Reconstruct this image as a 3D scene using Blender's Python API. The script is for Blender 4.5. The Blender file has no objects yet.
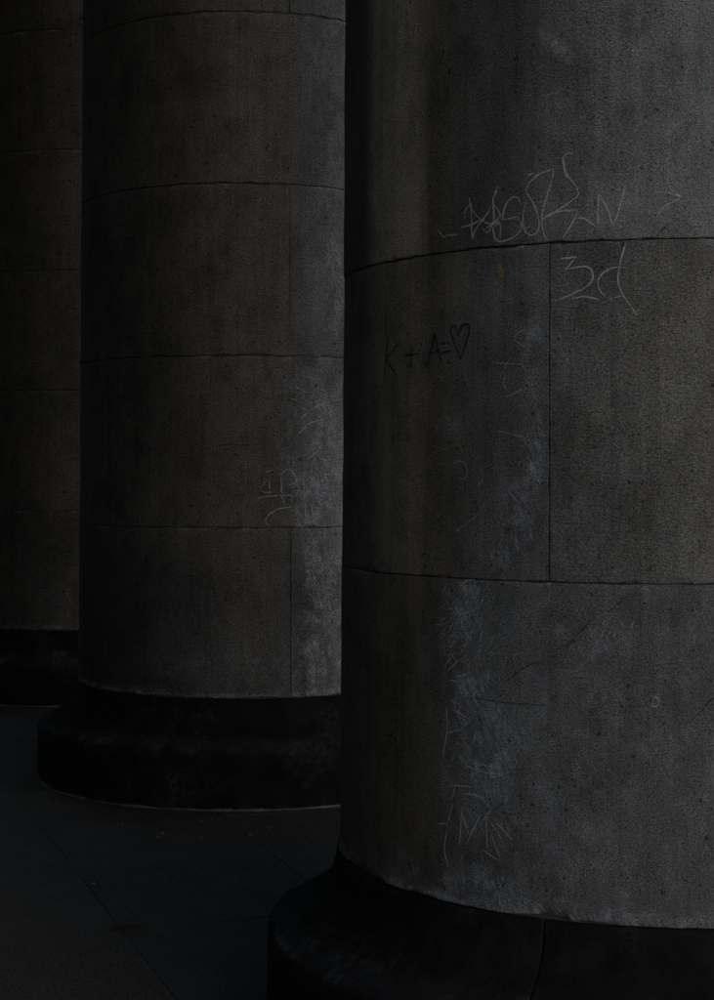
import bpy, math, random
import numpy as np
from math import radians as rad

random.seed(7)
rng = np.random.default_rng(11)
scene = bpy.context.scene
COL = scene.collection

# ------------------------------------------------------------------ camera
S = 1.15                                   # metres per unit of the survey
EYE = 1.3204 * S                           # eye height above the paving
FPX, HORIZON, CX = 1652.6, 471.5, 357.0    # focal length / horizon / centre, in photograph pixels
cd = bpy.data.cameras.new('camera')
cam = bpy.data.objects.new('camera', cd)
COL.objects.link(cam)
cam.location = (0, 0, EYE)
cam.rotation_euler = (rad(90), 0, 0)
cd.sensor_fit = 'HORIZONTAL'
cd.sensor_width = 36.0
cd.lens = 36.0 * FPX / 714.0
cd.shift_y = -(500.0 - HORIZON) / 714.0
cd.clip_start = 0.05
cd.clip_end = 3000
scene.camera = cam

# ------------------------------------------------------------------ light
SUN_AZ = 39.0          # degrees to the right of "straight back at the viewer"
SUN_EL = 11.0
sun_dir = np.array([math.sin(rad(SUN_AZ)) * math.cos(rad(SUN_EL)),
                    -math.cos(rad(SUN_AZ)) * math.cos(rad(SUN_EL)), math.sin(rad(SUN_EL))])
world = bpy.data.worlds.new("World")
scene.world = world
world.use_nodes = True
wn, wl = world.node_tree.nodes, world.node_tree.links
wn.clear()
wo = wn.new('ShaderNodeOutputWorld')
bg = wn.new('ShaderNodeBackground')
sky = wn.new('ShaderNodeTexSky')
sky.sky_type = 'NISHITA'
sky.sun_disc = False
sky.sun_elevation = rad(SUN_EL)
sky.sun_rotation = math.atan2(sun_dir[0], sun_dir[1])
sky.air_density = 1.0
sky.dust_density = 0.8
sky.ozone_density = 1.5
bg.inputs['Strength'].default_value = 0.095
wl.new(sky.outputs[0], bg.inputs['Color'])
wl.new(bg.outputs[0], wo.inputs['Surface'])

sd = bpy.data.lights.new('sun', 'SUN')
sd.energy = 0.92
sd.angle = rad(56)
sd.color = (1.0, 0.998, 0.995)
sun = bpy.data.objects.new('sun', sd)
COL.objects.link(sun)
import mathutils
sun.rotation_euler = mathutils.Vector(sun_dir.tolist()).to_track_quat('Z', 'Y').to_euler()

scene.view_settings.view_transform = 'Standard'
scene.view_settings.look = 'None'
scene.view_settings.gamma = 1.0
scene.view_settings.use_curve_mapping = False
scene.view_settings.exposure = -0.24

# ------------------------------------------------------------------ numeric noise
def _hash(ix, iy, seed):
    h = (ix.astype(np.int64) * 374761393 + iy.astype(np.int64) * 668265263 + seed * 974711) & 0xffffffff
    h = ((h ^ (h >> 13)) * 1274126177) & 0xffffffff
    return ((h ^ (h >> 16)) & 0xffff) / 65535.0

def vnoise(x, y, seed=0):
    ix, iy = np.floor(x), np.floor(y)
    fx, fy = x - ix, y - iy
    fx = fx * fx * (3 - 2 * fx); fy = fy * fy * (3 - 2 * fy)
    a = _hash(ix, iy, seed); b = _hash(ix + 1, iy, seed)
    c = _hash(ix, iy + 1, seed); d = _hash(ix + 1, iy + 1, seed)
    return (a + (b - a) * fx) * (1 - fy) + (c + (d - c) * fx) * fy

def fbm(x, y, seed=0, oct=4):
    s, a, t = 0.0, 0.5, 0.0
    for k in range(oct):
        s = s + a * vnoise(x * 2 ** k + 17.3 * k, y * 2 ** k + 9.1 * k, seed + 31 * k)
        t += a; a *= 0.5
    return s / t

def sstep(a, b, x):
    t = np.clip((x - a) / (b - a), 0, 1)
    return t * t * (3 - 2 * t)

# ------------------------------------------------------------------ mesh helpers
def mesh_from_grid(name, P, attrs=None, mat=None, uv=None, wrap=False, grain=0):
    """P: (n, m, 3) grid of points -> one smooth-shaded mesh"""
    n, m = P.shape[:2]
    idx = np.arange(n * m).reshape(n, m)
    if wrap:
        a, b = idx[:-1], np.roll(idx, -1, 1)[:-1]
        c, d = np.roll(idx, -1, 1)[1:], idx[1:]
    else:
        a, b, c, d = idx[:-1, :-1], idx[:-1, 1:], idx[1:, 1:], idx[1:, :-1]
    F = np.stack([a, b, c, d], -1).reshape(-1, 4)
    me = bpy.data.meshes.new(name)
    me.vertices.add(n * m)
    me.vertices.foreach_set('co', P.reshape(-1).astype(np.float32))
    me.loops.add(F.size)
    me.loops.foreach_set('vertex_index', F.reshape(-1).astype(np.int32))
    me.polygons.add(len(F))
    me.polygons.foreach_set('loop_start', (np.arange(len(F)) * 4).astype(np.int32))
    me.polygons.foreach_set('loop_total', np.full(len(F), 4, np.int32))
    me.polygons.foreach_set('use_smooth', np.ones(len(F), bool))
    for k, v in (attrs or {}).items():
        at = me.attributes.new(k, 'FLOAT', 'POINT')
        at.data.foreach_set('value', v.reshape(-1).astype(np.float32))
    if uv is not None:
        lay = me.uv_layers.new(name='surface')
        lay.data.foreach_set('uv', uv.reshape(-1, 2)[F.reshape(-1)].reshape(-1).astype(np.float32))
        if grain:
            lay = me.uv_layers.new(name='grain')
            lay.data.foreach_set('uv', (grain * uv.reshape(-1, 2)[F.reshape(-1)]).reshape(-1).astype(np.float32))
    me.update(calc_edges=True)
    me.validate()
    if mat: me.materials.append(mat)
    return me

def link(name, me, parent=None, **props):
    o = bpy.data.objects.new(name, me)
    COL.objects.link(o)
    if parent is not None: o.parent = parent
    for k, v in props.items(): o[k] = v
    return o

# ------------------------------------------------------------------ materials
class NT:
    def __init__(s, name):
        s.m = bpy.data.materials.new(name); s.m.use_nodes = True
        s.t = s.m.node_tree; s.n = s.t.nodes; s.l = s.t.links
        s.b = s.n['Principled BSDF']; s.out = s.n['Material Output']
        s.b.inputs['Specular IOR Level'].default_value = 0.25
    def add(s, kind, **kw):
        nd = s.n.new(kind)
        for k, v in kw.items(): setattr(nd, k, v)
        return nd
    def put(s, sock, v):
        if hasattr(v, 'is_linked') or isinstance(v, bpy.types.NodeSocket): s.l.new(v, sock)
        else: sock.default_value = v
    def math(s, op, a, b=0.0, clamp=False):
        nd = s.add('ShaderNodeMath', operation=op, use_clamp=clamp)
        s.put(nd.inputs[0], a); s.put(nd.inputs[1], b)
        return nd.outputs[0]
    def remap(s, v, a, b, c, d):
        nd = s.add('ShaderNodeMapRange', clamp=True)
        s.put(nd.inputs[0], v)
        for i, q in enumerate((a, b, c, d)): nd.inputs[i + 1].default_value = q
        return nd.outputs[0]
    def mix(s, f, a, b, mode='MIX'):
        nd = s.add('ShaderNodeMix', data_type='RGBA', blend_type=mode)
        s.put(nd.inputs[0], f); s.put(nd.inputs[6], a); s.put(nd.inputs[7], b)
        return nd.outputs[2]
    def noise(s, vec, scale, detail=3.0, rough=0.6):
        nd = s.add('ShaderNodeTexNoise')
        s.l.new(vec, nd.inputs['Vector'])
        nd.inputs['Scale'].default_value = scale
        nd.inputs['Detail'].default_value = detail
        nd.inputs['Roughness'].default_value = rough
        return nd.outputs[0]
    def mapping(s, vec, scale):
        nd = s.add('ShaderNodeMapping'); nd.inputs['Scale'].default_value = scale
        s.l.new(vec, nd.inputs[0]); return nd.outputs[0]
    def attr(s, name):
        return s.add('ShaderNodeAttribute', attribute_name=name).outputs['Fac']
    def bump(s, h, strength, dist, normal=None):
        nd = s.add('ShaderNodeBump')
        nd.inputs['Strength'].default_value = strength
        nd.inputs['Distance'].default_value = dist
        s.l.new(h, nd.inputs['Height'])
        if normal is not None: s.l.new(normal, nd.inputs['Normal'])
        return nd.outputs[0]

def rgb(r, g, b): return (r, g, b, 1)

def stone_material():
    t = NT('weathered_sandstone')
    uvn = t.add('ShaderNodeUVMap', uv_map='surface').outputs[0]
    gr = t.add('ShaderNodeUVMap', uv_map='grain').outputs[0]
    tone, brown, scuff, rough = t.attr('tone'), t.attr('brown'), t.attr('scuff'), t.attr('tooled')
    big = t.noise(uvn, 2.3, 4, .6)
    mid = t.noise(uvn, 11, 5, .7)
    patch = t.noise(t.mapping(uvn, (8, 6, 1)), 1.0, 9, .78)
    patch2 = t.noise(t.mapping(uvn, (21, 15, 3)), 1.0, 8, .8)
    streak = t.noise(t.mapping(uvn, (34, 1.1, 1)), 1.0, 5, .7)
    streak2 = t.noise(t.mapping(uvn, (110, 2.6, 1)), 1.0, 4, .7)
    fine = t.noise(gr, 170, 2, .7)
    grain = t.noise(gr, 470, 1, .6)
    grain2 = t.noise(gr, 330, 0, .5)
    pits = t.noise(gr, 62, 2, .5)
    tool = t.noise(t.mapping(gr, (95, 190, 1)), 1.0, 4, .75)
    c = t.mix(brown, rgb(.193, .204, .226), rgb(.236, .196, .152))
    c = t.mix(t.remap(mid, .3, .7, 0, .30), c, rgb(.136, .134, .135))
    # soot: drips, blotches with broken edges
    soot = t.math('ADD', t.math('MULTIPLY', t.remap(streak, .42, .66, 0, 1), .55), t.remap(patch, .46, .62, 0, .75))
    soot = t.math('MULTIPLY', soot, t.remap(big, .3, .65, .3, 1))
    c = t.mix(t.math('MULTIPLY', soot, .66), c, rgb(.056, .054, .053))
    c = t.mix(t.remap(streak2, .53, .72, 0, .40), c, rgb(.074, .071, .069))
    c = t.mix(t.remap(t.noise(t.mapping(uvn, (3.4, 2.3, 1)), 1.0, 8, .72), .53, .62, 0, .34), c, rgb(.06, .057, .054))
    c = t.mix(t.remap(patch2, .56, .66, 0, .36), c, rgb(.30, .30, .31))
    # abrasion laying the clean stone bare, ragged at two scales; the blue tint paints in sky light
    rot = t.add('ShaderNodeMapping'); rot.inputs['Rotation'].default_value = (0, 0, rad(-28)); t.l.new(uvn, rot.inputs[0])
    hatch = t.noise(t.mapping(rot.outputs[0], (120, 20, 1)), 1.0, 5, .7)
    sc = t.math('ADD', t.math('MULTIPLY', t.remap(patch2, .47, .57, 0, 1), .45),
                t.math('ADD', t.math('MULTIPLY', t.remap(hatch, .46, .60, 0, 1), .50),
                       t.math('MULTIPLY', t.remap(t.noise(t.mapping(uvn, (70, 48, 1)), 1.0, 6, .8), .45, .60, 0, 1), .4)))
    sc = t.math('MULTIPLY', scuff, sc, True)
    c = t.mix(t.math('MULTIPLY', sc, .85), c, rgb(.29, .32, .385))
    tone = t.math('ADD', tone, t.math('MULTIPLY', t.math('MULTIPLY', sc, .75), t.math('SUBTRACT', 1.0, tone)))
    sp = t.math('ADD', t.math('MULTIPLY', t.remap(fine, .34, .66, -.5, .5), .55),
                t.math('ADD', t.math('MULTIPLY', t.remap(grain, .36, .64, -.5, .5), .8), t.math('MULTIPLY', t.remap(grain2, .3, .7, -.5, .5), .9)))
    sp = t.math('MAXIMUM', t.math('MULTIPLY', sp, t.remap(mid, .34, .66, .65, 1.25)), -.85)
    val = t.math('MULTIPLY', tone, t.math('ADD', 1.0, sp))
    val = t.math('MULTIPLY', val, t.remap(pits, .28, .35, .40, 1.0))
    tl = t.math('MULTIPLY', t.math('SUBTRACT', t.remap(tool, .34, .56, .5, 1.08), 1.0), rough)
    val = t.math('MULTIPLY', val, t.math('ADD', 1.0, tl))
    comb = t.add('ShaderNodeCombineColor')
    for i in range(3): t.l.new(val, comb.inputs[i])
    c = t.mix(1.0, c, comb.outputs[0], 'MULTIPLY')
    t.l.new(c, t.b.inputs['Base Color'])
    t.b.inputs['Roughness'].default_value = .9
    t.b.inputs['Specular IOR Level'].default_value = .12
    h = t.math('ADD', t.math('MULTIPLY', fine, .7), t.math('MULTIPLY', grain, .4))
    h = t.math('ADD', h, t.math('MULTIPLY', t.math('MULTIPLY', tool, rough), 1.3))
    h = t.math('ADD', h, t.math('ADD', t.math('MULTIPLY', mid, 1.5), t.math('MULTIPLY', sc, -.5)))
    h = t.math('ADD', h, t.remap(pits, .26, .34, -.6, 0))
    t.l.new(t.bump(h, 1.0, .0020), t.b.inputs['Normal'])
    return t.m

def base_material():
    t = NT('blackened_base_stone')
    uvn = t.add('ShaderNodeUVMap', uv_map='surface').outputs[0]
    tone, scuff = t.attr('tone'), t.attr('scuff')
    mid = t.noise(uvn, 9, 5, .65)
    fine = t.noise(uvn, 160, 3, .7)
    grain = t.noise(uvn, 420, 2, .7)
    c = t.mix(t.remap(mid, .35, .7, 0, 1), rgb(.0085, .0085, .009), rgb(.017, .017, .0175))
    sc = t.math('MULTIPLY', scuff, t.remap(t.noise(uvn, 34, 5, .75), .42, .6, 0, 1))
    c = t.mix(sc, c, rgb(.17, .165, .16))
    v = t.math('MULTIPLY', tone, t.math('ADD', 1.0, t.remap(grain, .34, .66, -.6, .6)))
    comb = t.add('ShaderNodeCombineColor')
    for i in range(3): t.l.new(v, comb.inputs[i])
    c = t.mix(1.0, c, comb.outputs[0], 'MULTIPLY')
    t.l.new(c, t.b.inputs['Base Color'])
    t.b.inputs['Roughness'].default_value = .9
    t.b.inputs['Specular IOR Level'].default_value = .03
    h = t.math('ADD', t.math('MULTIPLY', fine, .8), t.math('MULTIPLY', mid, 3.0))
    t.l.new(t.bump(h, 1.0, .0035), t.b.inputs['Normal'])
    return t.m

def plain_material(name, col, var=.35, scale=60, rough=.9, bump=.002):
    t = NT(name)
    co = t.add('ShaderNodeTexCoord').outputs['Object']
    nz = t.noise(co, scale, 5, .7)
    big = t.noise(co, scale / 14, 4, .6)
    f = t.math('ADD', 1.0, t.math('ADD', t.remap(nz, .25, .75, -var, var), t.remap(big, .3, .7, -var * .6, var * .6)))
    comb = t.add('ShaderNodeCombineColor')
    for i in range(3): t.l.new(f, comb.inputs[i])
    t.l.new(t.mix(1.0, rgb(*col), comb.outputs[0], 'MULTIPLY'), t.b.inputs['Base Color'])
    t.b.inputs['Roughness'].default_value = rough
    t.l.new(t.bump(nz, .8, bump), t.b.inputs['Normal'])
    return t.m

def paving_material():
    t = NT('dark_paving_stone')
    geo = t.add('ShaderNodeNewGeometry').outputs['Position']
    rnd = t.add('ShaderNodeObjectInfo').outputs['Random']
    fine = t.noise(geo, 90, 3, .7)
    grain = t.noise(geo, 210, 1, .7)
    mid = t.noise(geo, 5, 5, .65)
    c = t.mix(t.remap(mid, .3, .7, 0, 1), rgb(.044, .035, .028), rgb(.066, .053, .043))
    f = t.math('ADD', t.math('ADD', .86, t.math('MULTIPLY', rnd, .28)),
               t.math('ADD', t.remap(fine, .36, .64, -.45, .45), t.remap(grain, .40, .60, -.75, .75)))
    comb = t.add('ShaderNodeCombineColor')
    for i in range(3): t.l.new(f, comb.inputs[i])
    t.l.new(t.mix(1.0, c, comb.outputs[0], 'MULTIPLY'), t.b.inputs['Base Color'])
    t.b.inputs['Roughness'].default_value = .8
    t.l.new(t.bump(t.math('ADD', fine, t.math('MULTIPLY', mid, 2.5)), .8, .002), t.b.inputs['Normal'])
    return t.m

def line_material(name, col, thr, alpha, scale=330):
    t = NT(name)
    co = t.add('ShaderNodeTexCoord').outputs['Object']
    nz = t.noise(co, scale, 3, .7)
    lo = t.noise(co, 22, 3, .6)
    t.b.inputs['Base Color'].default_value = rgb(*col)
    t.b.inputs['Roughness'].default_value = .9
    tr = t.add('ShaderNodeBsdfTransparent'); mx = t.add('ShaderNodeMixShader')
    edge = t.attr('edge')
    f = t.math('MULTIPLY', t.remap(nz, thr, thr + .16, 0, alpha), t.remap(lo, .30, .55, .62, 1))
    f = t.math('MULTIPLY', f, edge)
    t.l.new(f, mx.inputs[0]); t.l.new(tr.outputs[0], mx.inputs[1]); t.l.new(t.b.outputs[0], mx.inputs[2])
    t.l.new(mx.outputs[0], t.out.inputs['Surface'])
    return t.m

M_STONE = stone_material()
M_BASE = base_material()
M_MORTAR = plain_material('dark_joint_mortar', (.055, .05, .045), scale=90)
M_FILLET = plain_material('pale_lime_mortar', (.10, .095, .088), var=.6, scale=40)
M_PAVE = paving_material()
M_BED = plain_material('joint_dirt', (.040, .035, .031), scale=50)
M_GROUND = plain_material('worn_gravel_ground', (.09, .085, .078), scale=20)
M_WALL = plain_material('dark_wall_stone', (.07, .06, .05), scale=18)  # kept dark so the unseen parts bounce little light
M_CHALK = line_material('pale_scratch', (.55, .56, .59), .34, .76)
M_FAINT = line_material('faint_scratch', (.52, .53, .56), .36, .78)
M_GHOST = line_material('ghost_scratch', (.44, .45, .49), .38, .62)
M_INK = line_material('blue_black_marker_ink', (.010, .010, .022), .20, .93)
M_CRACK = line_material('open_crack', (.02, .019, .018), .30, .75)
M_LICHEN = line_material('ochre_lichen', (.30, .20, .07), .34, .85)
M_MOSS = plain_material('moss', (.038, .034, .016), scale=90)
M_GRIT = plain_material('pale_grit', (.11, .106, .10), scale=80)

# ------------------------------------------------------------------ survey of the colonnade
R0 = 0.75 * S                      # shaft radius at its foot
TAPER = 0.0070                     # radius lost per metre of height
BASE_H = 0.4122 * S                # height of the base
PLINTH_R = 1.2315 * R0
PLINTH_H = (0.4122 - 0.1747) * S
COURSE_H = [0.6833 * S] + [0.6893 * S] * 12
AXES = {'near': (0.70823 * S, 4.02845 * S), 'middle': (-0.47869 * S, 7.34829 * S), 'far': (-1.66561 * S, 10.18542 * S)}
U = np.array([-.3367, .9416]); N = np.array([.9416, .3367])      # along the row / across it

def shaft_r(z): return R0 - TAPER * (z - BASE_H)

def px_ray(x, y):
    return np.array([(x - CX) / FPX, 1.0, (HORIZON - y) / FPX])

def px_to_shaft(axis, x, y, r=None):
    """photograph pixel -> (theta, z) on a shaft's surface"""
    X, Z = axis; d = px_ray(x, y); rr = R0 if r is None else r
    for _ in range(4):
        a = d[0] ** 2 + 1; b = -2 * (d[0] * X + Z); c = X * X + Z * Z - rr * rr
        disc = max(b * b - 4 * a * c, 0)
        s = (-b - math.sqrt(disc)) / (2 * a)
        z = EYE + s * d[2]
        if r is None: rr = shaft_r(z)
    return math.atan2(s * d[0] - X, -(s - Z)), z

def to_px(axis, th, r, z):
    X = axis[0] + r * np.sin(th); Y = axis[1] - r * np.cos(th)
    return CX + FPX * X / Y, HORIZON - FPX * (z - EYE) / Y

def surf_offset(th, z, seed):
    """slow unevenness of the dressed face, metres"""
    s = th * R0
    return (fbm(s * 5, z * 5, seed, 3) - .5) * .006 + (fbm(s * 28, z * 28, seed + 5, 2) - .5) * .0016

def bump_px(x, y, cx, cy, rx, ry, ang=0.0):
    a = rad(ang); dx, dy = x - cx, y - cy
    u = (dx * math.cos(a) + dy * math.sin(a)) / rx; v = (-dx * math.sin(a) + dy * math.cos(a)) / ry
    return np.exp(-(u * u + v * v))

# where each shaft is stained, browned, rubbed or painted darker for shade (in terms of the survey photograph)
def wear_and_shade(col, k, th, z, seed):
    r = shaft_r(z); x, y = to_px(AXES[col], th, r, z)
    s = th * R0
    n1 = fbm(s * 6, z * 3, seed + 50, 4); n2 = fbm(s * 16, z * 9, seed + 60, 4); st = fbm(s * 30, z * 1.0, seed + 70, 3)
    tone = np.ones_like(s); brown = np.full_like(s, .35); scuff = np.zeros_like(s); tool = np.full_like(s, .25)
    if col == 'near':
        brown = .08 + .80 * (1 - sstep(400, 520, x))
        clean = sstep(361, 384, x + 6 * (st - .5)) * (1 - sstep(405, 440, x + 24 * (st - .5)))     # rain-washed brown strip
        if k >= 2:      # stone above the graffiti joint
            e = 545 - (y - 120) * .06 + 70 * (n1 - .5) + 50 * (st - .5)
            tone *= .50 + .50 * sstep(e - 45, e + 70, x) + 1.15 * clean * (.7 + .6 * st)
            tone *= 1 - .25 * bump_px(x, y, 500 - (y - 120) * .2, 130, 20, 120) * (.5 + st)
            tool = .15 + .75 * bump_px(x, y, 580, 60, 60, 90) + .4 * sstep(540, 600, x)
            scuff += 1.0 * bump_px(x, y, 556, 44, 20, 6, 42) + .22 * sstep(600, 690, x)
        elif k == 1:    # the course with the upright joint
            right = sstep(545, 551, x)
            tool = .25 + .75 * right; brown = np.maximum(brown, .22 * right)
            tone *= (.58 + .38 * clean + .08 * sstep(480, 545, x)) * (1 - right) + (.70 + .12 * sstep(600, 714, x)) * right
            scuff += (.75 * bump_px(x, y, 537, 350, 9, 70) + .7 * bump_px(x, y, 535, 455, 14, 26) + .5 * bump_px(x, y, 520, 500, 26, 60)) * (1 - right)
            scuff += .35 * bump_px(x, y, 455, 425, 18, 12) + .4 * bump_px(x, y, 462, 467, 14, 9) + .35 * bump_px(x, y, 520, 555, 60, 30) * (1 - right)
            tone *= 1 - .15 * bump_px(x, y, 480, 480, 55, 110) * (1 - right)
        elif k == 0:
            edge = 455 + 52 * (n2 - .5) + 40 * (n1 - .5)
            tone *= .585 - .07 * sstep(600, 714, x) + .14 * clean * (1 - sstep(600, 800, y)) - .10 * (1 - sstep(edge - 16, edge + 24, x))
            scuff += 1.0 * bump_px(x, y, 467, 605, 14, 30, 20) + .8 * bump_px(x, y, 474, 670, 30, 60) + .75 * bump_px(x, y, 488, 760, 34, 70) + .25 * sstep(500, 560, x)
            scuff += .9 * bump_px(x, y, 475, 886, 62, 14, 8) + .25 * bump_px(x, y, 620, 912, 120, 10) + .4 * bump_px(x, y, 600, 650, 30, 16, 35)
            brown *= 1 - .9 * sstep(410, 500, x)
            scuff += .15 * bump_px(x, y, 395, 870, 14, 40)
            tool = .1 + 0 * s
    elif col == 'middle':
        tone *= (.40 + .20 * sstep(120, 225, x + 30 * (n1 - .5))) * (1 - .22 * sstep(500, 600, y)) - .08 * sstep(235, 300, x) * (1 - sstep(320, 340, x))  # left side painted darker, standing in for the light falling off
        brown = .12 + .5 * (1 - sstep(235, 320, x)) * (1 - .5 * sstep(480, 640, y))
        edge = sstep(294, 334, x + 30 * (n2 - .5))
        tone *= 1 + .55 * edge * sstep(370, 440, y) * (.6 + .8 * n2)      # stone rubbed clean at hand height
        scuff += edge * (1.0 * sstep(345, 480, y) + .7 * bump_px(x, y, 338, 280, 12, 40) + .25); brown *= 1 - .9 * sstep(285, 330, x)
        scuff += .35 * bump_px(x, y, 318, 640, 30, 90) * sstep(288, 293, x) + .35 * bump_px(x, y, 225, 668, 70, 24) + .5 * bump_px(x, y, 305, 470, 26, 50) + .3 * bump_px(x, y, 285, 380, 40, 20)
        scuff += .3 * bump_px(x, y, 290, 15, 22, 8)
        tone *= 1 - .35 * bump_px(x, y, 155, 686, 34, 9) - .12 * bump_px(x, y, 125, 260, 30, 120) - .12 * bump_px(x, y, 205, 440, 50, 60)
    else:
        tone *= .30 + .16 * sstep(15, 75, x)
        brown = .45 + .3 * n1
        scuff += .2 * bump_px(x, y, 65, 600, 26, 24)
    tone *= (.78 + .44 * n1) * (.88 + .24 * n2)
    scuff = scuff * (.25 + 1.05 * sstep(.40, .56, fbm(s * 20, z * 13, seed + 80, 5)))
    return np.clip(tone, .3, 1.6), np.clip(brown, 0, 1), np.clip(scuff, 0, 1), np.clip(tool, 0, 1)

def graded(a, b, step, edge):
    """positions from a to b, close together near both ends"""
    e = [q for q in edge if q < (b - a) / 2.2]
    lo = a + np.array(e); hi = b - np.array(e[::-1])
    n = max(2, int(round((hi[0] - lo[-1]) / step)))
    return np.concatenate([lo, np.linspace(lo[-1], hi[0], n + 1)[1:-1], hi])

EDGE = [0, .0015, .003, .005, .008, .012, .018, .026]

def drum_stone(col, k, t0, t1, z0, z1, step, seed, parent, chip=1.0, foot=False):
    gap = .0005
    cw = {'near': .0022, 'middle': .003, 'far': .003}[col]
    sg = graded(t0 * R0 + gap, t1 * R0 - gap, step, EDGE)
    zg = graded(z0 + gap, z1 - gap, step, EDGE)
    s, z = np.meshgrid(sg, zg)
    th = s / R0
    dl, dr = s - sg[0], sg[-1] - s
    db, dt = z - zg[0], zg[-1] - z
    # ragged arrises
    along_b = (fbm(s * 14, s * 0 + seed, seed, 4) - .5); along_t = (fbm(s * 14, s * 0 + seed + 3, seed + 9, 4) - .5)
    rag = {'near': .014, 'middle': .030, 'far': .03}[col]
    along_b = np.clip(np.abs(along_b) - .06, 0, 1); along_t = np.clip(np.abs(along_t) - .06, 0, 1)
    z2 = z + rag * np.abs(along_b) * np.exp(-db / .03) - rag * np.abs(along_t) * np.exp(-dt / .03)
    s2 = s + .006 * np.abs(fbm(z * 14, z * 0 + seed, seed + 4, 4) - .5) * (np.exp(-dl / .03) - np.exp(-dr / .03))
    d = np.minimum(np.minimum(dl, dr), np.minimum(db, dt))
    off = surf_offset(th, z, seed_of[col])
    off = off + ((seed * 53) % 11 / 11 - .5) * (.0008 if col == 'near' else .0024)      # stones not quite flush
    off = off - .0011 * (1 - np.clip(d / cw, 0, 1)) ** 2
    # chipped edges
    dz = np.minimum(db, dt)
    cn = fbm(s * 9, s * 0 + 3.7 + (db < dt) * 5, seed + 21, 4); cd_ = fbm(s * 60, z * 60, seed + 23, 3)
    w = np.clip((cn - .60) * .16 * chip, 0, .02) * (.5 + cd_)
    off = off - .005 * chip * sstep(0, 1, np.clip(1 - dz / np.maximum(w, 1e-5), 0, 1))
    if foot:
        cn2 = fbm(s * 5, s * 0 + 8.1, seed + 31, 4)
        w2 = np.clip((cn2 - .60) * .34, .001, .04) * (.45 + cd_)
        off = off - .010 * sstep(0, 1, np.clip(1 - db / w2, 0, 1))
        # crumbling lip left along the foot
        hl = .012 + .085 * np.clip(fbm(s * 3.2, s * 0 + 5.5, seed + 35, 5) - .40, 0, 1) + .012 * (fbm(s * 26, z * 26, seed + 36, 3) - .5)
        lipm = 1 - sstep(-.003, .003, db - hl)
        off = off + .0042 * lipm * (.4 + .9 * fbm(s * 20, z * 30, seed + 37, 3))
    tone, brown, scuff, tool = wear_and_shade(col, k, th, z, seed_of[col])
    # lime and crumbs along the joints
    scuff = np.clip(scuff + .9 * np.exp(-dt / .009) * sstep(.48, .62, fbm(s * 12, z * 0, seed + 41, 3)), 0, 1)
    if foot: scuff = np.clip(scuff + .7 * lipm * sstep(.40, .55, fbm(s * 11, z * 11, seed + 45, 4)) + .8 * np.exp(-(db / (.022 + .03 * (fbm(s * 4, z * 0 + 2, seed + 43, 4) - .4))) ** 2) * sstep(.42, .55, fbm(s * 9, z * 9, seed + 44, 4)), 0, 1)
    tone = tone * (1 + .09 * (((seed * 37) % 10) / 10 - .5))
    r = shaft_r(z) + off
    P = np.stack([r * np.sin(s2 / R0), -r * np.cos(s2 / R0), z2], -1)
    # returns into the joints on all four sides
    P = np.pad(P, ((1, 1), (1, 1), (0, 0)), mode='edge')
    ring = np.zeros(P.shape[:2], bool); ring[0] = ring[-1] = True; ring[:, 0] = ring[:, -1] = True
    rr = np.hypot(P[..., 0], P[..., 1]); f = np.where(ring, (rr - .09) / rr, 1.0)
    P[..., 0] *= f; P[..., 1] *= f
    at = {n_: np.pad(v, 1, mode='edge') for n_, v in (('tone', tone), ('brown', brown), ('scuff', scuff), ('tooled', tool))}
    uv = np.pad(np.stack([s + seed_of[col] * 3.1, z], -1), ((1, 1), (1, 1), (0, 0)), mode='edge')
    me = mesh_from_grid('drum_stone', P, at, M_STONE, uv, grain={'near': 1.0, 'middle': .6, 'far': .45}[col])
    return link('drum_stone', me, parent)

# profile of the base: radius, height (from the paving up)
def base_profile():
    pts = [(PLINTH_R - .004, .0), (PLINTH_R, .02), (PLINTH_R, .08), (PLINTH_R, .14), (PLINTH_R, .20), (PLINTH_R, PLINTH_H - .03), (PLINTH_R - .001, PLINTH_H - .008),
           (PLINTH_R - .004, PLINTH_H - .001), (PLINTH_R - .012, PLINTH_H + .001)]
    r1, z1 = PLINTH_R - .012, PLINTH_H + .001
    r2, z2 = R0 + .010, BASE_H - .012
    for k in range(1, 17):
        h = (k / 16) ** 1.4                       # a hollow flare, upright where it meets the shaft
        q = 1 - (1 - h) ** 2.5
        pts.append((r1 + (r2 - r1) * q, z1 + (z2 - z1) * h))
    pts += [(R0 + .006, BASE_H - .003), (R0 - .01, BASE_H - .001), (R0 - .08, BASE_H - .001)]
    p = np.array(pts); out = [p[0]]
    for a, b in zip(p[:-1], p[1:]):
        n = max(1, int(np.linalg.norm(b - a) / .016))
        for j in range(1, n + 1): out.append(a + (b - a) * j / n)
    return np.array(out)
PROF = base_profile()

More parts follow.
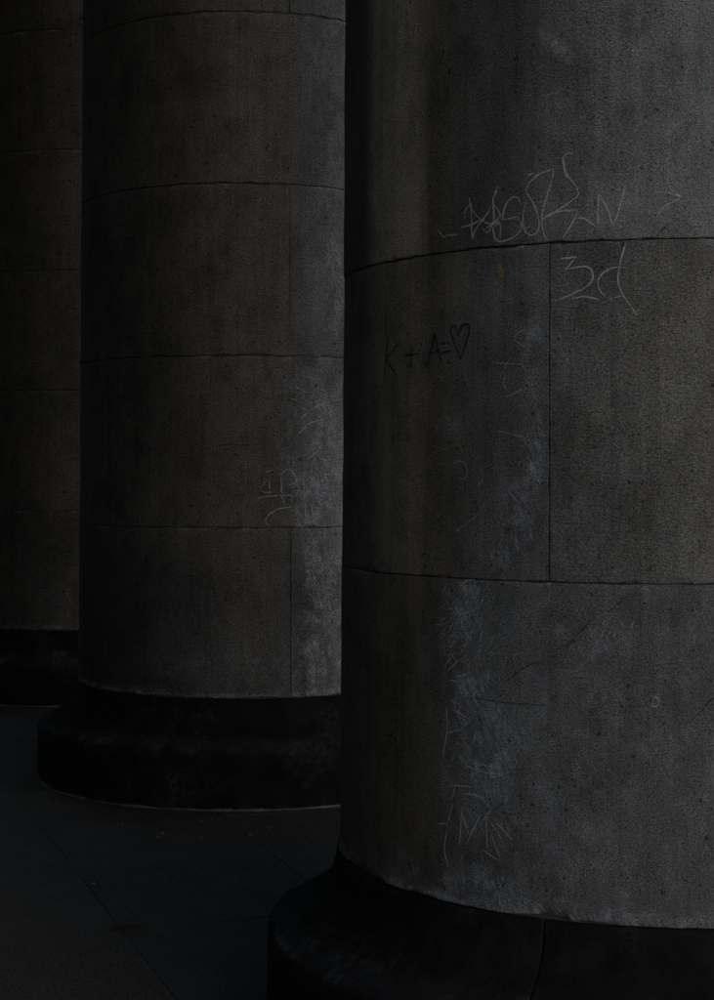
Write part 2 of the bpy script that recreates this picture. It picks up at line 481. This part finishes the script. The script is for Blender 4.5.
def base_stone(col, t0, t1, step, seed, parent, marks=()):
    g = .0022 / R0
    tg = graded(t0 * R0 + .0008, t1 * R0 - .0008, step, [0, .003, .006, .012, .02]) / R0
    L = np.concatenate([[0], np.cumsum(np.linalg.norm(np.diff(PROF, axis=0), axis=1))])
    th, l = np.meshgrid(tg, L)
    r = np.repeat(PROF[:, 0:1], len(tg), 1).copy(); z = np.repeat(PROF[:, 1:2], len(tg), 1).copy()
    d = np.minimum(th - tg[0], tg[-1] - th) * R0
    off = (fbm(th * 5, l * 5, seed, 4) - .5) * .010 + (fbm(th * 30, l * 30, seed + 3, 3) - .5) * .004
    off -= .003 * (1 - np.clip(d / .004, 0, 1)) ** 2
    lip = np.exp(-((l - (PLINTH_H)) / .03) ** 2)
    off -= lip * np.clip(fbm(th * 13, th * 0, seed + 5, 5) - .47, 0, 1) * .09
    lipt = np.exp(-((L[-1] - .075 - l) / .02) ** 2)
    off -= lipt * np.clip(fbm(th * 14, th * 0, seed + 6, 4) - .48, 0, 1) * .03
    r = r + off
    tone = .8 + .4 * fbm(th * 4, l * 4, seed + 8, 4)
    tone = tone * (1 + 1.0 * np.exp(-((l - PLINTH_H - .04) / .05) ** 2))     # paler along the ledge
    scuff = .30 * np.exp(-l / .02) * sstep(.5, .65, fbm(th * 9, l * 9, seed + 17, 4)) + .10 * sstep(.54, .68, fbm(th * 8, l * 8, seed + 19, 5)) + .16 * lip * sstep(.5, .7, fbm(th * 14, l * 14, seed + 7, 3))
    for (mt, ml, rt, rl, a) in marks:
        scuff = scuff + a * np.exp(-((th - mt) / rt) ** 2 - ((l - ml) / rl) ** 2)
    # returns at the two ends
    P = np.stack([r * np.sin(th), -r * np.cos(th), z], -1)
    P = np.pad(P, ((0, 0), (1, 1), (0, 0)), mode='edge')
    for e in (0, -1):
        rr = np.hypot(P[:, e, 0], P[:, e, 1]); P[:, e, :2] *= ((rr - .1) / rr)[:, None]
    at = {'tone': np.pad(tone, ((0, 0), (1, 1)), mode='edge'), 'scuff': np.clip(np.pad(scuff, ((0, 0), (1, 1)), mode='edge'), 0, 1)}
    uv = np.pad(np.stack([th * R0 * 1.1 + seed, l], -1), ((0, 0), (1, 1), (0, 0)), mode='edge')
    return link('base_stone', mesh_from_grid('base_stone', P, at, M_BASE, uv), parent)

def lathe(name, prof, n, mat, parent, jitter=0.0, **props):
    th = np.linspace(0, 2 * math.pi, n, endpoint=False)
    p = np.array(prof)
    r = np.repeat(p[:, 0:1], n, 1); z = np.repeat(p[:, 1:2], n, 1)
    T = np.repeat(th[None], len(p), 0)
    if jitter: r = r + jitter * (fbm(T * 12, z * 20 + prof[0][0] * 77, 91, 4) - .5)
    P = np.stack([r * np.sin(T), -r * np.cos(T), z], -1)
    return link(name, mesh_from_grid(name, P, None, mat, None, wrap=True), parent, **props)

seed_of = {'near': 3, 'middle': 8, 'far': 14}
TOP_COURSE = 11
COLUMN_TOP = BASE_H + sum(COURSE_H[:TOP_COURSE])

def column(col, label, joints, base_joint, step, marks=()):
    ax = AXES[col]
    root = bpy.data.objects.new('stone_column', None); COL.objects.link(root)
    root.location = (ax[0], ax[1], 0)
    root['label'] = label; root['category'] = 'column'; root['kind'] = 'thing'; root['group'] = 'columns of the colonnade'
    sd_ = seed_of[col]
    for j in range(5):
        t0 = base_joint + j * math.tau / 5
        if t0 > math.pi * 1.2: t0 -= math.tau
        base_stone(col, t0, t0 + math.tau / 5, max(step * 1.6, .012), sd_ * 10 + j, root,
                   [m for m in marks if t0 < m[0] < t0 + math.tau / 5])
    z = BASE_H
    for k in range(TOP_COURSE):
        h = COURSE_H[k]; tj = joints[k % 2] if k < len(joints) or True else 0
        # two stones to each course; the joint given faces the walk, the other is behind
        halves = ((tj, tj + math.pi), (tj - math.pi, tj))
        for q, (a, b) in enumerate(halves):
            seen = z < EYE + (HORIZON + 8) / FPX * ax[1]
            drum_stone(col, k, a, b, z, z + h, step if seen else .09, sd_ * 100 + k * 7 + q, root,
                       1.0, foot=(k == 0))
        z += h
    lathe('mortar_core', [(shaft_r(q) - (.0095 if col == 'near' else .0065), q) for q in np.arange(BASE_H - .03, COLUMN_TOP, .045)], 220, M_MORTAR, root, jitter=.009)
    lathe('base_core', [(PLINTH_R - .03, .01), (PLINTH_R - .03, PLINTH_H - .05), (R0 - .02, PLINTH_H - .02), (R0 - .03, BASE_H - .02)], 96, M_MORTAR, root)
    lathe('mortar_fillet', [(PLINTH_R + .006, -.004), (PLINTH_R + .003, .004), (PLINTH_R - .008, .010)], 420, M_FILLET, root, jitter=.030)
    rt = shaft_r(COLUMN_TOP); zt = COLUMN_TOP
    lathe('capital', [(rt - .05, zt), (rt + .03, zt + .002), (rt + .05, zt + .04), (rt + .03, zt + .08), (rt, zt + .10), (rt, zt + .3), (rt + .05, zt + .33),
                      (rt + .22, zt + .48), (rt + .25, zt + .54), (rt + .25, zt + .70), (rt - .1, zt + .70)], 64, M_WALL, root)
    return root

# ------------------------------------------------------------------ marks on the shafts
def ribbon(name, col, strokes, width, mat, parent, label=None, lift=.0022, taper=True, jitter=.35):
    """thin lines following the shaft's face; strokes are in survey pixels"""
    ax = AXES[col]; V, F, E_ = [], [], []
    sd_ = seed_of[col]
    for st in strokes:
        wmul = 1.0
        if isinstance(st, tuple) and isinstance(st[0], (int, float)) and isinstance(st[1], list): wmul, st = st
        p = np.array([px_to_shaft(ax, x, y) for x, y in st]); q = p.copy(); q[:, 0] *= R0
        # smooth the polyline (Catmull-Rom)
        ext = np.vstack([2 * q[0] - q[1], q, 2 * q[-1] - q[-2]]); pts = []
        for i in range(1, len(ext) - 2):
            n = max(2, int(np.linalg.norm(ext[i + 1] - ext[i]) / .006))
            for u in np.linspace(0, 1, n, endpoint=False):
                a, b, c, d = ext[i - 1], ext[i], ext[i + 1], ext[i + 2]
                pts.append(.5 * (2 * b + (c - a) * u + (2 * a - 5 * b + 4 * c - d) * u * u + (3 * b - a - 3 * c + d) * u ** 3))
        pts.append(ext[-2]); pts = np.array(pts)
        if len(pts) < 2: continue
        pts += (np.stack([fbm(np.arange(len(pts)) * .35, np.zeros(len(pts)) + random.random() * 50, 5, 2),
                          fbm(np.arange(len(pts)) * .35, np.zeros(len(pts)) + random.random() * 50, 6, 2)], -1) - .5) * .004 * jitter
        tg = np.gradient(pts, axis=0); tg /= np.maximum(np.linalg.norm(tg, axis=1), 1e-9)[:, None]
        nr = np.stack([-tg[:, 1], tg[:, 0]], -1)
        w = 1.15 * width * wmul * (.45 + 1.1 * fbm(np.arange(len(pts)) * .4, np.zeros(len(pts)) + random.random() * 99, 3, 2))
        if taper:
            e = np.minimum(np.arange(len(pts)), np.arange(len(pts))[::-1]); w = w * np.clip(.45 + e / 4, 0, 1)
        base = len(V)
        for i in range(len(pts)):
            for j, f in enumerate((-1, 0, 1)):
                s_, z_ = pts[i] + nr[i] * w[i] * .5 * f
                t_ = s_ / R0
                r_ = shaft_r(z_) + float(surf_offset(np.array([t_]), np.array([z_]), sd_)[0]) + lift
                V.append((r_ * math.sin(t_), -r_ * math.cos(t_), z_)); E_.append(1.0 if j == 1 else .5)
        for i in range(len(pts) - 1):
            o = base + i * 3
            F += [(o, o + 3, o + 4, o + 1), (o + 1, o + 4, o + 5, o + 2)]
    me = bpy.data.meshes.new(name); me.from_pydata(V, [], F); me.update()
    at = me.attributes.new('edge', 'FLOAT', 'POINT'); at.data.foreach_set('value', np.array(E_, np.float32))
    me.materials.append(mat)
    o = link(name, me, parent)
    if label: o['label'] = label
    if name in ('fine_scratches', 'hairline_crack'): o['kind'] = 'stuff'      # too small to pick apart
    return o

def Z(x0, y0, k, *strokes):            # strokes read off an enlargement
    return [[(x0 + x / k, y0 + y / k) for x, y in st] for st in strokes]

th_near2 = px_to_shaft(AXES['near'], 549, 420)[0]
th_mid = px_to_shaft(AXES['middle'], 290.5, 600)[0]
th_far2 = px_to_shaft(AXES['far'], 40, 450)[0]
tb_near = px_to_shaft(AXES['near'], 536, 940, R0 + .06)[0]
tb_mid = px_to_shaft(AXES['middle'], 134, 770, PLINTH_R)[0]
tb_far = px_to_shaft(AXES['far'], 36, 640, R0 + .03)[0]
tm_far = px_to_shaft(AXES['far'], 60, 650, R0 + .05)[0]

near = column('near', 'nearest sooty stone column with scratched tags and a marker heart, at right',
              (th_near2 + math.pi / 2, th_near2), tb_near, .0075)
middle = column('middle', 'middle stone column standing left of the nearest one, bluish rubbed right side, whole base seen',
                (th_mid, th_mid - math.pi / 2), tb_mid, .011,
                [(px_to_shaft(AXES['middle'], 172, 780, PLINTH_R)[0], .13,   .05, .06, .12)])
far = column('far', 'farthest dark stone column at the left edge, mostly behind the middle column',
             (th_far2 + math.pi / 2, th_far2), tb_far, .016, [(tm_far, .40, .06, .03, .6)])

# --- nearest shaft
A = Z(420, 160, 5.1,
      [(120, 395), (140, 385), (198, 378)], [(90, 352), (125, 400)],
      [(232, 300), (230, 268), (247, 240), (268, 232)], [(255, 195), (262, 250), (266, 330), (268, 402)],
      [(262, 240), (285, 275), (322, 312)], [(210, 345), (265, 328), (325, 300), (350, 265), (360, 235)],
      [(268, 402), (290, 350), (330, 300)], [(400, 135), (382, 185), (374, 225), (380, 300), (368, 340), (345, 370), (322, 348)],
      [(375, 225), (405, 265), (408, 290), (365, 325), (320, 312)], [(340, 350), (372, 330), (410, 320), (412, 400)],
      [(425, 300), (430, 250), (455, 205), (485, 188), (510, 205), (516, 228)], [(420, 306), (460, 300), (502, 292)],
      [(502, 292), (520, 332), (508, 372), (460, 404), (415, 415), (386, 400), (378, 345), (410, 322)],
      [(543, 215), (530, 270), (528, 330), (545, 375), (575, 385), (602, 362), (610, 310), (585, 235), (540, 150)],
      [(540, 150), (570, 108), (620, 70), (682, 45)], [(682, 45), (680, 90), (650, 180), (628, 260), (624, 330), (640, 398), (660, 408)],
      [(540, 352), (563, 342)], [(548, 78), (565, 70), (582, 66)], [(556, 82), (575, 72)])
B = Z(540, 160, 4.1,
      [(5, 245), (60, 218), (110, 207), (157, 206)], [(157, 206), (135, 255), (95, 320)],
      [(100, -10), (108, 50), (154, 122), (150, 150), (100, 188), (15, 240)],
      [(155, 240), (185, 240), (236, 278)], [(236, 278), (240, 140)], [(242, 140), (270, 190), (300, 272)], [(352, 105), (332, 180), (300, 268)])
C = Z(420, 140, 2.55, [(396, 38), (378, 34), (366, 46), (369, 80), (377, 98)])
ribbon('scratched_graffiti', 'near', A + B + C, .0037, M_CHALK, near, 'pale scrawled tag scratched just above the joint', jitter=.8)
ribbon('scratched_arrow', 'near', Z(540, 160, 4.1, [(470, 132), (540, 138), (580, 155)], [(522, 105), (550, 130), (580, 155)],
       [(580, 155), (520, 185), (490, 215), (472, 260)]), .0034, M_FAINT, near, 'thin scratched arrow pointing right')
ribbon('scratched_graffiti', 'near', Z(540, 160, 4.1,
       [(85, 405), (152, 398)], [(152, 398), (105, 450)], [(105, 450), (150, 440), (200, 442), (220, 480), (190, 520), (130, 550), (60, 580)],
       [(355, 445), (310, 440), (270, 455), (240, 488), (243, 530), (270, 560)], [(352, 338), (328, 420), (321, 500), (345, 560), (372, 598)],
       [(130, 570), (180, 560), (240, 570)], [(284, 562), (296, 570), (288, 578)], [(285, 570), (340, 555)], [(372, 598), (400, 640)]),
       .0037, M_CHALK, near, 'pale scratched figures below the joint', jitter=.8)
ribbon('marker_graffiti', 'near', Z(365, 300, 3.57,
       [(86, 128), (80, 185), (76, 250), (68, 305)], [(128, 150), (100, 182), (78, 210)], [(78, 210), (96, 240), (116, 270)],
       [(140, 199), (170, 194), (200, 190)], [(171, 158), (166, 245)], [(252, 115), (246, 155), (222, 240)], [(252, 115), (262, 165), (276, 220)],
       [(238, 190), (270, 178)], [(270, 155), (306, 152)], [(272, 191), (312, 180)],
       [(346, 213), (326, 160), (312, 118), (312, 98), (326, 95), (336, 126)], [(336, 126), (350, 92), (370, 84), (375, 110), (362, 160), (346, 213)]),
       .0046, M_INK, near, 'dark marker writing of two letters and a heart', jitter=.5, lift=.0024)
# smaller scratches
sc1 = Z(410, 380, 4.547, [(130, 215), (148, 172), (192, 176)], [(200, 382), (240, 370), (262, 410), (250, 450), (224, 446)], [(212, 290), (240, 312)],
        [(210, 690), (300, 620), (350, 545)], [(400, 230), (440, 240), (522, 262)], [(430, 80), (480, 60), (512, 34)], [(440, 500), (480, 540), (500, 570)],
        [(480, 700), (490, 780)], [(130, 385), (190, 380)])
sc1 += Z(365, 300, 3.57, [(530, 140), (550, 116), (570, 106)], [(530, 140), (576, 172)], [(460, 226), (530, 228), (582, 240)],
         [(505, 270), (495, 300), (511, 322)], [(500, 346), (545, 330), (572, 315)], [(322, 285), (345, 272)], [(360, 232), (362, 285), (372, 292)])
sc1 += Z(520, 10, 3.68, [(62, 212), (92, 203)], [(62, 218), (90, 210)], [(80, 318), (145, 300)], [(70, 72), (88, 80)])
for i in range(12):
    x0 = 541 + i * 2.7; y0 = 32 + i * 2.2
    sc1 += [[(x0 - 2 + random.uniform(-1, 1), y0 + 4), (x0 + 3 + random.uniform(-1, 1), y0 - 3 + random.uniform(-1, 1))]]
ribbon('fine_scratches', 'near', sc1, .0027, M_GHOST, near)
sc2 = Z(410, 570, 3.226, [(120, 440), (120, 520), (108, 602)], [(118, 526), (160, 515), (202, 484)], [(202, 484), (140, 450)], [(215, 520), (205, 560)],
        [(230, 540), (236, 572)], [(180, 628), (230, 650), (302, 660)], [(200, 620), (290, 640)], [(130, 695), (202, 700)], [(160, 722), (210, 725), (236, 738)],
        [(142, 750), (120, 830)], [(90, 820), (125, 815)], [(160, 890), (168, 780)], [(168, 780), (192, 858)], [(192, 858), (228, 790)], [(228, 790), (180, 888)],
        [(245, 780), (250, 900)], [(245, 790), (300, 872)], [(262, 850), (292, 932)], [(120, 840), (112, 905), (126, 960)], [(135, 740), (150, 690)],
        [(110, 318), (140, 272)], [(125, 325), (160, 290)], [(150, 345), (200, 330)], [(130, 355), (182, 362)], [(160, 380), (205, 350)], [(155, 46), (205, 30)],
        [(265, 800), (330, 870)], [(230, 900), (300, 945)], [(220, 830), (270, 760)], [(190, 640), (160, 600)])
for i in range(26):
    x0 = random.uniform(452, 486); y0 = random.uniform(583, 640); l = random.uniform(4, 13)
    sc2 += [(random.uniform(.5, 1.3), [(x0, y0), (x0 - l * .45, y0 + l)])]
for i in range(20):
    x0 = random.uniform(446, 500); y0 = random.uniform(640, 860); l = random.uniform(4, 10); a = random.uniform(-.8, .8) + 1.2
    sc2 += [(random.uniform(.5, 1.0), [(x0, y0), (x0 + l * math.cos(a), y0 + l * math.sin(a))])]
for i in range(9):
    x0 = random.uniform(570, 632); y0 = random.uniform(600, 655); l = random.uniform(4, 10)
    sc2 += [(.8, [(x0, y0), (x0 + l * .6, y0 - l)])]
sc2 += [[(652, 700), (656, 697), (659, 701), (657, 706), (652, 706), (653, 702)]]
sc3 = []
for n_, (x0, x1, y0, y1, l0, l1, d) in ((90, (444, 500, 582, 655, 4, 15, 2.1)), (80, (440, 525, 650, 862, 4, 13, 1.7)), (26, (440, 545, 330, 560, 4, 14, 1.9)),
                                       (18, (470, 640, 150, 235, 4, 10, 2.2)), (14, (560, 640, 590, 660, 4, 12, 2.2)), (16, (530, 580, 30, 110, 3, 9, 2.6)),
                                       (16, (440, 560, 868, 905, 5, 16, 2.9))):
    for i in range(n_):
        x = random.uniform(x0, x1); y = random.uniform(y0, y1); l = random.uniform(l0, l1); a = d + random.gauss(0, .45)
        q = [(x, y), (x + l * .5 * math.cos(a) + random.uniform(-1, 1), y + l * .5 * math.sin(a)), (x + l * math.cos(a), y + l * math.sin(a))]
        if y0 < 579 < max(p_[1] for p_ in q) and y < 579: continue
        sc3.append((random.uniform(.4, 1.0), q))
ribbon('fine_scratches', 'near', sc3, .0026, M_GHOST, near)
ribbon('fine_scratches', 'near', sc2, .0027, M_FAINT, near)
ribbon('hairline_crack', 'near', [[(556, 649), (566, 646), (576, 637), (584, 628), (592, 619)], [(474, 697), (500, 702), (528, 704), (548, 706)],
       [(690, 722), (700, 712), (710, 701), (722, 690)], [(500, 815), (506, 812), (511, 818)], [(608, 612), (618, 604), (626, 596)], [(548, 700), (560, 694)],
       [(547, 566), (548, 579)], [(505, 682), (530, 665), (545, 662)], [(655, 238), (668, 224)]], .0028, M_CRACK, near)
ribbon('lichen_spot', 'near', [(2.6, [(500, 264), (501, 271), (503, 277)])], .006, M_LICHEN, near)

# --- middle shaft
ms = Z(240, 370, 5.886, [(320, 95), (360, 115), (395, 140)], [(305, 170), (336, 176)], [(360, 280), (440, 220), (520, 185), (592, 172)],
       [(340, 380), (400, 320), (480, 290)], [(400, 520), (440, 490), (482, 460)], [(420, 540), (420, 602)], [(240, 612), (245, 740), (262, 786)],
       [(240, 612), (280, 585), (320, 615), (325, 662), (280, 680)], [(120, 700), (150, 655), (182, 650)], [(120, 700), (140, 720), (186, 720)],
       [(100, 756), (180, 742), (312, 738)], [(150, 890), (160, 860), (220, 820), (300, 805)], [(150, 890), (172, 922)], [(302, 740), (306, 782)],
       [(370, 640), (378, 760)], [(380, 780), (385, 880)], [(415, 780), (432, 880)], [(150, 600), (190, 590)], [(170, 655), (175, 715)], [(330, 830), (370, 870)],
       [(480, 610), (470, 650)])
for i in range(40):
    x = random.uniform(292, 340); y = random.uniform(380, 690); l = random.uniform(3, 9); a = 1.4 + random.gauss(0, .6)
    ms.append((.5, [(x, y), (x + l * math.cos(a), y + l * math.sin(a))]))
ribbon('fine_scratches', 'middle', ms, .0046, M_FAINT, middle, lift=.005)
ribbon('hairline_crack', 'middle', [[(216, 447), (228, 444), (240, 445), (252, 445)], [(222, 450), (232, 449)], [(134, 256), (136, 262)], [(141, 285), (143, 288)],
       [(144, 234), (150, 230)]], .0045, M_CRACK, middle)

# ------------------------------------------------------------------ paving
floor = bpy.data.objects.new('floor', None)
def rect_mesh(name, x0, x1, y0, y1, z, mat):
    me = bpy.data.meshes.new(name)
    me.from_pydata([(x0, y0, z), (x1, y0, z), (x1, y1, z), (x0, y1, z)], [], [(0, 1, 2, 3)])
    me.materials.append(mat); return me

ANG = math.atan2(N[1], N[0])           # local x = across the row, local y = along it
fl = link('floor', rect_mesh('floor', -4.2, 4.2, -6, 22, -.0030, M_BED), None, kind='structure')
fl.rotation_euler = (0, 0, ANG)
SLAB_V, SLAB_U, G = .78, .82, .0024
def slab_mesh():
    b = .0022; x, y = SLAB_V / 2 - G / 2, SLAB_U / 2 - G / 2
    me = bpy.data.meshes.new('paving_slab')
    V = [(sx * x, sy * y, -.05) for sx, sy in ((-1, -1), (1, -1), (1, 1), (-1, 1))] + \
        [(sx * x, sy * y, -b) for sx, sy in ((-1, -1), (1, -1), (1, 1), (-1, 1))] + \
        [(sx * (x - b), sy * (y - b), 0) for sx, sy in ((-1, -1), (1, -1), (1, 1), (-1, 1))]
    F = [(8, 9, 10, 11)]
    for i in range(4):
        j = (i + 1) % 4
        F += [(i, j, j + 4, i + 4), (i + 4, j + 4, j + 8, i + 8)]
    me.from_pydata(V, [], F); me.materials.append(M_PAVE); return me
SM = slab_mesh()
for i in range(-4, 4):
    for j in range(-10, 13):
        v = 1.11 + SLAB_V * (i + .5); u = 5.41 + SLAB_U * (j + .5)
        o = link('paving_slab', SM, fl)
        o.location = (v, u, random.uniform(-.0022, .0012))
        o.rotation_euler = (random.uniform(-.0015, .0015), random.uniform(-.0015, .0015), random.uniform(-.002, .002))
g = link('ground', rect_mesh('ground', -900, 900, -900, 900, -.06, M_GROUND), None, kind='structure')

# things lying on the paving
def floor_pt(x, y):
    d = px_ray(x, y); s = -EYE / d[2]; return np.array([d[0] * s, s, 0.0])
def flake(p, size, seed):
    r_ = random.Random(seed); n = 6
    a0 = r_.uniform(0, 6); pts = [(p[0] + size * r_.uniform(.5, 1) * math.cos(a0 + k * math.tau / n) * 1.4, p[1] + size * r_.uniform(.5, 1) * math.sin(a0 + k * math.tau / n)) for k in range(n)]
    return [(x, y, .001) for x, y in pts] + [(x * .7 + p[0] * .3, y * .7 + p[1] * .3, .001 + size * .5) for x, y in pts]
V, F = [], []
spots = [(110, 830), (122, 825), (133, 823), (148, 819), (158, 838), (162, 834), (191, 839), (201, 839), (201, 822), (229, 848), (173, 881), (263, 821), (269, 829),
         (91, 809), (93, 884), (24, 851), (309, 872), (78, 874), (186, 836), (211, 819), (174, 829), (250, 836)]
for i, (x, y) in enumerate(spots):
    o = len(V); vs = flake(floor_pt(x, y), random.choice((.003, .004, .005, .006, .009)), i); V += vs
    F += [tuple(range(o + 6, o + 12))] + [(o + k, o + (k + 1) % 6, o + 6 + (k + 1) % 6, o + 6 + k) for k in range(6)]
me = bpy.data.meshes.new('grit'); me.from_pydata(V, [], F); me.materials.append(M_GRIT)
link('grit', me, None, kind='stuff', label='pale grit and crumbs scattered on the paving before the middle column', category='grit')
# moss in the joint crossing
V, F = [], []
pc = floor_pt(122, 929)
for i in range(420):
    a = random.gauss(0, .022); b = random.gauss(0, .012)
    if random.random() < .5: a, b = random.gauss(0, .035), random.gauss(0, .004)
    q = pc[:2] + N * a + U * b; h = random.uniform(.004, .014); w = .0028; t = random.uniform(0, 6.3); o = len(V)
    V += [(q[0] - w * math.cos(t), q[1] - w * math.sin(t), -.008), (q[0] + w * math.cos(t), q[1] + w * math.sin(t), -.008),
          (q[0] + random.uniform(-.005, .005), q[1] + random.uniform(-.005, .005), h)]
    F.append((o, o + 1, o + 2))
me = bpy.data.meshes.new('moss'); me.from_pydata(V, [], F); me.materials.append(M_MOSS)
link('moss', me, None, kind='stuff', label='small tuft of dull green moss where two paving joints cross', category='moss')

# ------------------------------------------------------------------ the rest of the portico, beyond the frame, added to hold back sky light
def box_mesh(name, x0, x1, y0, y1, z0, z1, mat):
    V = [(x, y, z) for z in (z0, z1) for x, y in ((x0, y0), (x1, y0), (x1, y1), (x0, y1))]
    F = [(3, 2, 1, 0), (4, 5, 6, 7), (0, 1, 5, 4), (1, 2, 6, 5), (2, 3, 7, 6), (3, 0, 4, 7)]
    me = bpy.data.meshes.new(name); me.from_pydata(V, [], F); me.materials.append(mat); return me
ZC = COLUMN_TOP + .70
o = link('unseen_ceiling', box_mesh('unseen_ceiling', -3.6, 3.4, 1.0, 22, ZC + .003, ZC + 1.6, M_WALL), None, kind='structure'); o.rotation_euler = (0, 0, ANG)
o = link('unseen_wall', box_mesh('unseen_wall', -4.4, -3.605, 1.0, 22, -.055, ZC + 1.6, M_WALL), None, kind='structure'); o.rotation_euler = (0, 0, ANG)
